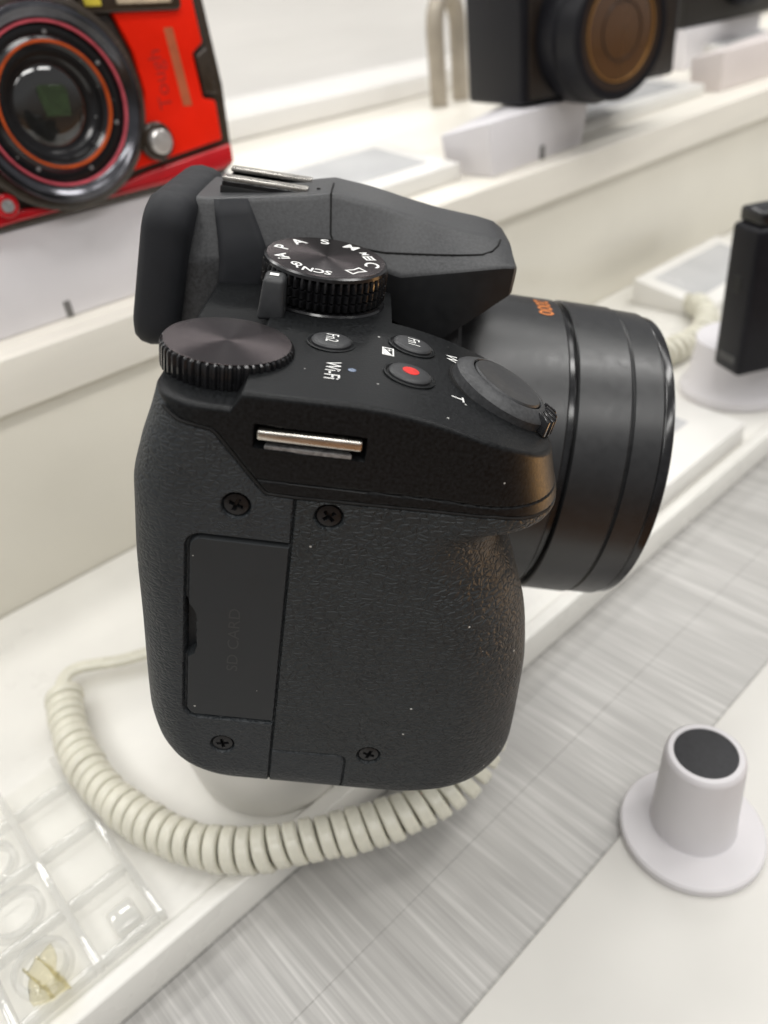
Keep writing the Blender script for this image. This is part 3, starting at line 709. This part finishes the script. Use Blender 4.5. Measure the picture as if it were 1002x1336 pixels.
text('printed_number', '2000', 4.6, orange_ink, ln, None, sx=1.0, wrap=wrapl, bold=.08)
# body front block behind the hump down to the lens (front of the body, mostly hidden)
box('front_body', (-14, 56, 2), (11.5, 118, 74), humpmat, BC, bev=4, seg=4)

# ================================================================== stand below the camera
sd = empty('camera_stand', (60, 139, 9.5)); tag(sd, 'white rounded stand under the large bridge camera', 'stand')
lathe('body', [(18, 0), (20, .5), (21.5, 3), (24, 14), (26, 27), (26.5, 37), (25, 42), (20, 44)], whiteplastic, sd, frame((0, 0, 0), (.08, -.05, 1), (1, 0, 0)), n=96)
lathe('camera_plate', [(15, 42), (15, 52)], whiteplastic, sd, frame((0, 0, 0), (.2, -.13, 1), (1, 0, 0)), n=64)

# ================================================================== coiled cord
def catmull(P, per=40):
    out = []; Q = [Vector(p) for p in P]
    for i in range(len(Q) - 1):
        p0, p1, p2, p3 = Q[max(i - 1, 0)], Q[i], Q[i + 1], Q[min(i + 2, len(Q) - 1)]
        for k in range(per):
            t = k / per; out.append(.5 * ((2 * p1) + (p2 - p0) * t + (2 * p0 - 5 * p1 + 4 * p2 - p3) * t * t + (3 * p1 - p0 - 3 * p2 + p3) * t ** 3))
    out.append(Q[-1]); return out
def coil(name, axis_pts, R_, pitch, lead, tail, label, group=None, wr=(1.76, 1.2), steps=28):
    C = catmull(axis_pts); L_ = [0]
    for a, b in zip(C, C[1:]): L_.append(L_[-1] + (b - a).length)
    total = L_[-1]; turns = total / pitch; N = int(turns * steps)
    cen = []; ax = []; rad = []
    t0 = (C[1] - C[0]).normalized(); nrm = (Vector((0, 0, 1)) - t0 * t0.z).normalized(); j = 0
    for i in range(N + 1):
        s = total * i / N
        while j < len(L_) - 2 and L_[j + 1] < s: j += 1
        f = (s - L_[j]) / max(1e-9, L_[j + 1] - L_[j]); p = C[j].lerp(C[j + 1], min(1, f)); t = (C[j + 1] - C[j]).normalized()
        nrm = (nrm - t * nrm.dot(t)).normalized(); b = t.cross(nrm); a = 2 * pi * turns * i / N + 2.4
        rv = nrm * cos(a) + b * sin(a); wob = 1 + .05 * sin(a * .13 + 1) + .035 * sin(a * .37)
        cen.append(p + rv * R_ * wob); ax.append(t); rad.append(rv)
    pre = [Vector(p) for p in lead]; post = [Vector(p) for p in tail]
    cen2 = catmull(pre + [cen[0]], 12)[:-1] + cen + (catmull([cen[-1]] + post, 12)[1:] if post else [])
    n0 = len(cen2) - len(cen) - (12 * len(post) if post else 0)
    ax2 = [ax[0]] * n0 + ax + [ax[-1]] * (len(cen2) - n0 - len(ax)); 
    VV = []; FF = []; n = 20
    # section with two ridges (twin-core cord)
    sec = []
    for k in range(n):
        a = 2 * pi * (k + .5) / n; c_, s_ = cos(a), sin(a); c_ = math.copysign(abs(c_) ** .85, c_); s_ = math.copysign(abs(s_) ** .75, s_)
        dent = 1 - .22 * max(0, 1 - abs(abs(c_) - .12) / .3)
        sec.append((wr[0] * c_, wr[1] * s_ * dent))
    for i, p in enumerate(cen2):
        tg = (cen2[min(i + 1, len(cen2) - 1)] - cen2[max(i - 1, 0)]).normalized()
        u = ax2[i] - tg * ax2[i].dot(tg)
        if i < n0 or i >= n0 + len(cen): u = tg.cross(Vector((0, 0, 1)))
        if u.length < .3: u = u + Vector((0, 0, 1)) * .3; u = u - tg * u.dot(tg)
        u.normalize(); v = tg.cross(u)
        kk = 1.25 if i < n0 - 4 else 1.0
        for (a, b) in sec: VV.append(tuple(p + u * a * kk + v * b * kk))
    for i in range(len(cen2) - 1):
        for k in range(n): FF.append((i * n + k, i * n + (k + 1) % n, (i + 1) * n + (k + 1) % n, (i + 1) * n + k))
    FF += [tuple(range(n)), tuple((len(cen2) - 1) * n + k for k in range(n))]
    o = obj(name, VV, FF, coilm, None, auto=70); tag(o, label, 'cord', group); return o
coil('coiled_cord', [(26.0, 203, 17), (22.5, 193, 17), (19.8, 181, 17.5), (18.4, 167, 17.5), (19.2, 152.5, 18), (22.4, 138, 18), (27.9, 124.5, 18.5), (36.4, 113.6, 18.5), (47, 105.5, 19), (58, 98.3, 19), (70, 91.8, 20), (82.3, 88, 22), (94, 89, 26), (103, 94.5, 33), (108, 103, 42), (108, 112, 49)],
     4.4, 3.95, [(92, 190, 17), (70, 194, 16), (48, 203, 15.5), (32, 212, 16)], [(103, 120, 54), (98, 126, 58)], 'cream coiled security cord looping in front of the bridge camera stand')

# ================================================================== magnetic holder at lower right
hd = empty('round_holder', (122.2, 45.0, 1.62)); tag(hd, 'white flanged knob with black pad on top, standing on white sheet', 'holder')
lathe('flange', [(16.8, 0), (17.4, .4), (17.5, 1.0), (17.4, 2.4), (16.9, 2.9), (10, 3.0)], holderm, hd, n=96)
lathe('post', [(10.9, 2.6), (10.5, 3.0), (10.3, 3.8), (9.3, 27.6), (9.05, 28.6), (8.4, 29.2), (7.3, 29.3), (7.2, 28.9)], holderm, hd, frame((1.6, .6, 0), UP, (1, 0, 0)), n=96)
lathe('pad', [(7.15, 28.6), (7.15, 29.15), (6.9, 29.3), (.1, 29.3)], padm, hd, frame((1.6, .6, 0), UP, (1, 0, 0)), n=72)

# ================================================================== clear acrylic organiser at lower left
aq = empty('acrylic_organiser', (0, 0, 9.6)); tag(aq, 'clear acrylic compartment tray lying at the left end of the white tray', 'organiser')
box('base', (-90, 118.6, 0.05), (13.5, 185, 1.6), acryl_base, aq, bev=.3, seg=2)
for x in (13.0, -3.2, -22, -40): box('divider', (x - .9, 118.8, 1.65), (x + .9, 184, 5.6), acryl, aq, bev=.35, seg=2)
for y in (119.6, 137.5, 155.5, 173):
    for x0, x1 in ((-2.2, 12.0), (-21, -4.2), (-39, -23)): box('divider', (x0, y - .8, 1.65), (x1, y + .8, 5.2), acryl, aq, bev=.35, seg=2)
for x, y, r in ((-12.6, 129.0, 6.6), (-12.6, 146.5, 6.8), (-12.6, 164, 6.8), (-30.5, 129, 6.6), (-31, 146.5, 6.8)):
    lathe('ring_wall', [(r, 1.7), (r, 4.6), (r - .3, 4.9), (r - 1.3, 4.9), (r - 1.5, 4.6), (r - 1.5, 1.7)], acryl, aq, frame((x, y, 0), UP, (1, 0, 0)), n=48, caps=False)
box('clip_block', (3.0, 122, 1.7), (9.5, 129, 5.0), acryl, aq, bev=.8, seg=3)
tp = empty('tape_scrap', (-13, 124, 14.6)); tag(tp, 'crumpled yellowed scrap of clear tape on the acrylic organiser', 'tape')
VV = []; FF = []
for i in range(13):
    for k in range(9):
        u, v = i / 12 - .5, k / 8 - .5
        VV.append((u * 6.5 + 1.0 * sin(v * 5 + i), v * 11 + .5 * cos(i * 1.3), 1.6 + 1.2 * sin(i * 1.1 + k * .9) * cos(k * .8 + .4) + 4.0 * u * v))
for i in range(12):
    for k in range(8): FF.append((i * 9 + k, i * 9 + k + 1, (i + 1) * 9 + k + 1, (i + 1) * 9 + k))
tpo = obj('film', VV, FF, yellowed, tp, auto=60); sm = tpo.modifiers.new('thick', 'SOLIDIFY'); sm.thickness = .0004

# ================================================================== red compact camera on white block (upper left)
wb = empty('display_block', (115, 283, 101.1)); tag(wb, 'white display block under the red compact camera', 'display block', 'white display blocks on the upper shelf')
box('block', (-60, 0, 0), (58, 55, 33.2), boxmat, wb, bev=.8); box('slot_mark', (-22.2, -.25, .2), (-19.6, .5, 6.0), mat('slot_grey', (.16, .155, .15), .5, noise=(100, .9, 1.1, None)), wb, bev=.2, seg=1)
rc = empty('compact_camera', (116, 281, 134.4), rz=radians(-1)); tag(rc, 'red and black rugged compact camera with big round lens on white block', 'camera')
# local: x right, -y toward viewer, z up ; body 113 x 66
def rpl(name, poly, y0, y1, m, parent=rc, bev=.8): return prism(name, poly, 1, y0, y1, m, parent, bev=bev, seg=3)
rpl('body', [(-56, 0), (52, 0), (57.5, 3), (59.5, 30), (58, 66), (50, 70), (-56, 70)], 0, 28, brownblk, bev=1.5)
rpl('lower_front', [(-56, 1.0), (-30, 2.5), (52, 2.5), (56.2, 4.0), (56.4, 10.4), (22, 7.8), (-6, 3.8), (-30, 6), (-40, 14), (-56, 20)], -2.2, .5, redm)
rpl('front_panel', [(13, 9.0), (53, 12.4), (53.6, 25.5), (48.8, 27.0), (48.4, 41), (53.2, 43.8), (52.4, 66), (18, 66), (22, 56), (26, 44), (26.5, 32), (22, 18)], -2.2, .5, orangem)
rpl('upper_front', [(-56, 66.6), (56, 66.6), (52, 70), (-56, 70)], -2.2, .5, redm)
rpl('grip_block', [(49.6, 28.2), (54.6, 27.4), (54.4, 42.6), (49.2, 40.2)], -2.6, .6, brownblk)
lfr2 = frame((-6.5, -1.5, 33.2), (0, -1, 0), (1, 0, 0))
lathe('lens_surround', [(31.5, -1), (31.5, 2.0), (30.5, 2.8), (28.5, 3.0)], brownblk, rc, lfr2, n=96, caps=False)
rl = lathe('lens_ring', [(28.6, 2), (28.6, 5.5), (28, 6.4), (26.6, 6.8), (25.6, 6.2), (24.6, 5.2), (23.0, 4.6)], chrome if False else mat('dark_chrome', (.10, .10, .11), .16, metal=1.0, noise=(200, .8, 1.2, None)), rc, lfr2, n=96, caps=False)
lathe('red_line', [(23.6, 4.9), (23.4, 5.5), (22.9, 5.5), (22.7, 4.5)], pink_ring, rl, lfr2, n=96, caps=False)
lathe('dark_bezel', [(23.2, 4.6), (22.6, 3.4), (21.5, 3.8), (19.8, 3.6), (18.4, 4.6), (17.6, 4.2)], gloss, rl, lfr2, n=96, caps=False)
lathe('orange_reflection', [(18.3, 4.5), (18.2, 5.0), (17.6, 5.0), (17.4, 4.0)], mat('reflection_orange', (.55, .085, .015), .25, noise=(200, .8, 1.2, None)), rl, lfr2, n=96, caps=False)  # reflection on the inner rim put in as an orange coloured ring
lathe('inner_cone', [(17.7, 4.3), (16.4, 3.0), (15.6, 3.0), (15.2, 1.8), (14.0, 1.6), (13.2, .8), (11.4, .6)], gloss, rl, lfr2, n=64, caps=False)
lathe('front_glass', [(12.4, .2), (11.6, .9), (7, 1.7), (.1, 2.0)], glass_dark, rl, lfr2, n=64)
prism('inner_window', [(-9.6, 30.6), (-1.6, 29.6), (-.6, 37), (-1.6, 38.6), (-9.2, 39.6), (-10.4, 38.4)], 1, -3.75, -3.2, glass_green, rl, bev=.15, seg=1)
for k in range(7):
    a = 2 * pi * k / 7 + .5
    lathe('lens_glint', [(.6, 3.4), (.6, 4.0), (.4, 4.1), (.05, 4.1)], steelgrey, rl, frame(lfr2(20.3 * cos(a), 20.3 * sin(a), 0), (0, -1, 0), (1, 0, 0)), n=16)  # small pegs stand in for white glints of the ring's lettering
bt = lathe('release_button', [(6.4, 0), (6.2, 2.4), (5.4, 3.2)], brownblk, rc, frame((26.0, -1.6, 16.8), (0, -1, 0), (1, 0, 0)), n=40)
lathe('button_cap', [(4.1, 3), (4.0, 5.6), (3.4, 6.2), (.1, 6.4)], whitebtn, bt, frame((26.0, -1.6, 16.8), (0, -1, 0), (1, 0, 0)), n=40)
sc = lathe('front_screw', [(3.6, 1.5), (3.6, 2.6), (3.2, 2.9)], redm, rc, frame((-31.5, -1.6, 8.2), (0, -1, 0), (1, 0, 0)), n=32)
lathe('screw_head', [(2.1, 2.7), (2.0, 3.3), (.1, 3.4)], steelgrey, sc, frame((-31.5, -1.6, 8.2), (0, -1, 0), (1, 0, 0)), n=24)
fl = rpl('flash_window', [(11.5, 56.4), (46, 54.2), (47.5, 55.4), (47.5, 66), (11.5, 66)], -3.4, .5, brownblk)
prism('flash_diffuser', [(24, 57.8), (43.6, 56.6), (44, 64), (24, 64)], 1, -4.0, -3.0, flashm, fl, bev=.4); prism('focus_lamp', [(13, 58.2), (18.6, 57.8), (18.6, 64), (13, 64)], 1, -4.0, -3.0, yellowl, fl, bev=.4)
rpl('printed_bar', [(40.0, 25.8), (43.6, 25.4), (42.6, 49.6), (39.2, 49.8)], -2.28, -2.1, bar_ink, bev=0)
text('printed_lettering', 'Tough', 7.2, dark_red_ink, rc, lambda u, v, h: (33.6 - v, -2.25, 35.0 + u))

# ================================================================== black compact camera on tapered block (upper middle)
b2 = empty('display_block', (365, 283, 101.1)); tag(b2, 'white tapered display block under the black camera with amber lens', 'display block', 'white display blocks on the upper shelf')
hexa('block', [(-44, -7, 0), (40, -1, 0), (40, 40, 0), (-44, 25, 0), (-46, -7, 26), (44, -3, 25), (44, 42, 25), (-46, 27, 19)], boxmat, b2, bev=.8)
box('slot_mark', (-2.5, -5.2, .2), (1.0, -3, 7), mat('slot_grey', (.16, .155, .15), .5), b2, bev=.2, seg=1)
k2 = empty('compact_camera', (357, 286, 127.6), rz=radians(-12)); tag(k2, 'black compact camera with amber-reflecting lens on a tapered white block', 'camera')
box('body', (0, 0, 0), (112, 48, 74), camblack, k2, bev=2.5, seg=4)
box('front_plate', (4, -1.2, 2), (108, .6, 72), mat('brown_reflection_leather', (.016, .011, .008), .34, noise=(300, .8, 1.2, None), bump=[('noise', 900, .3, .1, None)]), k2, bev=1, seg=2)  # brown reflection on the black front face is put into the plate colour
for z_ in (56, 51, 46): lathe('port_hole', [(1.3, -.4), (1.3, .25), (.1, .25)], black, k2, frame((-.05, 26, z_), (-1, 0, 0), (0, 1, 0)), n=20)
lf3 = frame((41, -1, 29), (0, -1, 0), (1, 0, 0))
lz = lathe('lens_barrel', [(33, 0), (33, 12), (31.5, 13.5), (31, 26), (30.2, 27), (27, 27), (26.4, 25)], camblack, k2, lf3, n=80, caps=False)
lathe('front_glass', [(27.2, 24.4), (22, 25.6), (12, 26.4), (.1, 26.8)], glass_amber, lz, lf3, n=64)
lathe('gold_line', [(22.6, 25.6), (22.5, 26.5), (21.9, 26.5), (21.8, 25.4)], mat('gold_line', (.45, .24, .08), .3, metal=.6), lz, lf3, n=64, caps=False)
lathe('inner_line', [(13.2, 26.2), (13.1, 26.8), (12.6, 26.8), (12.5, 26.2)], mat('amber_ring', (.030, .018, .012), .22), lz, lf3, n=64, caps=False)
lathe('name_ring', [(26.9, 25), (26.6, 26.4), (23, 26.0), (22.4, 25)], mat('amber_ring', (.030, .018, .012), .22, noise=(100, .7, 1.3, None)), lz, lf3, n=64, caps=False)
# tan bracket loop behind it
tb = tube('cable_bracket', catmull([(510, 494, 101.4), (510, 494, 130), (510, 494, 158), (515.6, 495, 172), (526, 497, 178), (536.4, 499, 172), (542, 500, 158), (542, 500, 130), (542, 500, 101.4)], 10), 7.2, tanm, None, n=14); tag(tb, 'tan metal loop bracket standing behind the black camera with amber lens', 'bracket')
# third camera behind, with dark strap
k3 = empty('compact_camera', (495, 362, 129), rz=radians(-8)); tag(k3, 'dark camera partly hidden behind the amber lens of the black camera', 'camera')
box('body', (0, 0, 0), (120, 42, 74), mat('dark_brown_camera', (.016, .014, .012), .5, noise=(200, .8, 1.2, None)), k3, bev=3, seg=3)
box('grip', (-2, -9, 2), (24, 1, 66), mat('dark_brown_camera', (.016, .014, .012), .5), k3, bev=3, seg=3)
b3 = empty('display_block', (555, 375, 101.1)); tag(b3, 'white low block under the camera half hidden by amber lens', 'display block', 'white display blocks on the upper shelf')
box('block', (-56, -22, 0), (56, 24, 27.6), boxmat, b3, bev=.8)
k6 = empty('compact_camera', (690, 384, 131), rz=radians(-6)); tag(k6, 'dark camera in the upper right corner below the strap', 'camera')
box('body', (0, 0, 0), (130, 42, 78), mat('dark_brown_camera', (.016, .014, .012), .5), k6, bev=3, seg=3)
lathe('lens_barrel', [(28, 0), (28, 16), (26, 18), (20, 18)], camblack, k6, frame((72, 0, 38), (0, -1, 0), (1, 0, 0)), n=48)
b6 = empty('display_block', (755, 388, 101.1)); tag(b6, 'white block under the dark camera in the upper right corner', 'display block', 'white display blocks on the upper shelf')
box('block', (-64, -8, 0), (64, 36, 29.6), boxmat, b6, bev=.8)
stp = tube('camera_strap', catmull([(640, 320, 196), (690, 318, 176), (740, 322, 166), (800, 330, 172), (860, 336, 190)], 10), 5.0, black, None, n=10); tag(stp, 'black strap hanging in the upper right corner', 'strap')
# block at far right with no visible camera
b4 = empty('display_block', (640, 292, 101.1)); tag(b4, 'pinkish white block at the right end of the upper shelf', 'display block', 'white display blocks on the upper shelf')
hexa('block', [(-56, 0, 0), (60, -3, 0), (60, 26, 0), (-56, 24, 0), (-58, 0, 25), (60, -3, 25), (60, 26, 25), (-58, 24, 21)], mat('pinkish_white_block', (.72, .66, .64), .45, noise=(40, .96, 1.03, None)), b4, bev=.8)

# ---- slanted information plates
def plate(name, cx, cy, cz, w_, d_, h0, h1, label, rz=0, sheet=(.1, .2, .9, .85)):
    e = empty(name, (cx, cy, cz), rz=radians(rz)); tag(e, label, 'label holder', 'slanted label holders')
    hexa('holder', [(0, 0, 0), (w_, 0, 0), (w_, d_, 0), (0, d_, 0), (0, 0, h0), (w_, 0, h0), (w_, d_, h1), (0, d_, h1)], whiteplastic, e, bev=.7)
    u0, v0, u1, v1 = sheet; zz = lambda v: h0 + (h1 - h0) * v + .12
    obj('label_sheet', [(w_ * u0, d_ * v0, zz(v0)), (w_ * u1, d_ * v0, zz(v0)), (w_ * u1, d_ * v1, zz(v1)), (w_ * u0, d_ * v1, zz(v1))], [(0, 1, 2, 3)], cardm, e, smooth=False)
    return e
plate('label_holder', 205, 291, 101.1, 108, 62, 8, 16, 'white slanted label holder right behind the hot shoe of the bridge camera')
plate('label_holder', 418, 296, 101.1, 150, 50, 7, 13, 'white slanted label holder below the amber lens on the upper shelf')
plate('label_holder', 720, 350, 101.1, 110, 50, 9, 20, 'white label holder at far upper right behind the pinkish block')
plate('label_holder', 184, 119.5, 9.6, 113, 46, 10, 14, 'white label holder with grey screen on the tray beyond the bridge camera lens', sheet=(.05, .38, .86, .88))
plate('label_holder', 415, 200, 9.6, 100, 48, 6, 16, 'white label holder on the tray behind the black camera at the right edge')

# ---- black compact camera at right edge on its round stand, with cord
s5_ = empty('camera_stand', (342, 146, 9.6)); tag(s5_, 'white round stand under the black camera at the right edge', 'stand')
lathe('body', [(24, 0), (25, 1), (25, 4), (22, 8), (20, 22), (20, 27)], boxmat, s5_, n=72)
k5 = empty('compact_camera', (305, 141.5, 38.0), rz=radians(-28)); tag(k5, 'black upright camera cut off by the right edge, above the tray', 'camera')
box('body', (0, -17, 0), (60, 0, 60), camblack, k5, bev=2.2, seg=4)
box('top_cover', (1.5, -15.5, 60.2), (60, -1.5, 66), gloss, k5, bev=1.5, seg=3)
box('side_port', (-.35, -11, 34), (.6, -6, 41), black, k5, bev=.3, seg=1)
box('side_badge', (-.3, -14, 5), (.5, -4, 8), mat('faint_grey_print', (.06, .06, .06), .5), k5, bev=.1, seg=1)
text('side_lettering', 'HDMI', 2.2, mat('faint_grey_print', (.06, .06, .06), .5), k5, lambda u, v, h: (-.45, -9 - u, 6.6 + v))
coil('coiled_cord', [(318, 196, 16), (345, 186, 17), (372, 183, 18), (400, 192, 17), (420, 210, 16)], 5.6, 4.6, [(300, 206, 14)], [(430, 222, 14)], 'cream coiled cord lying behind the black camera at the right edge', steps=16)
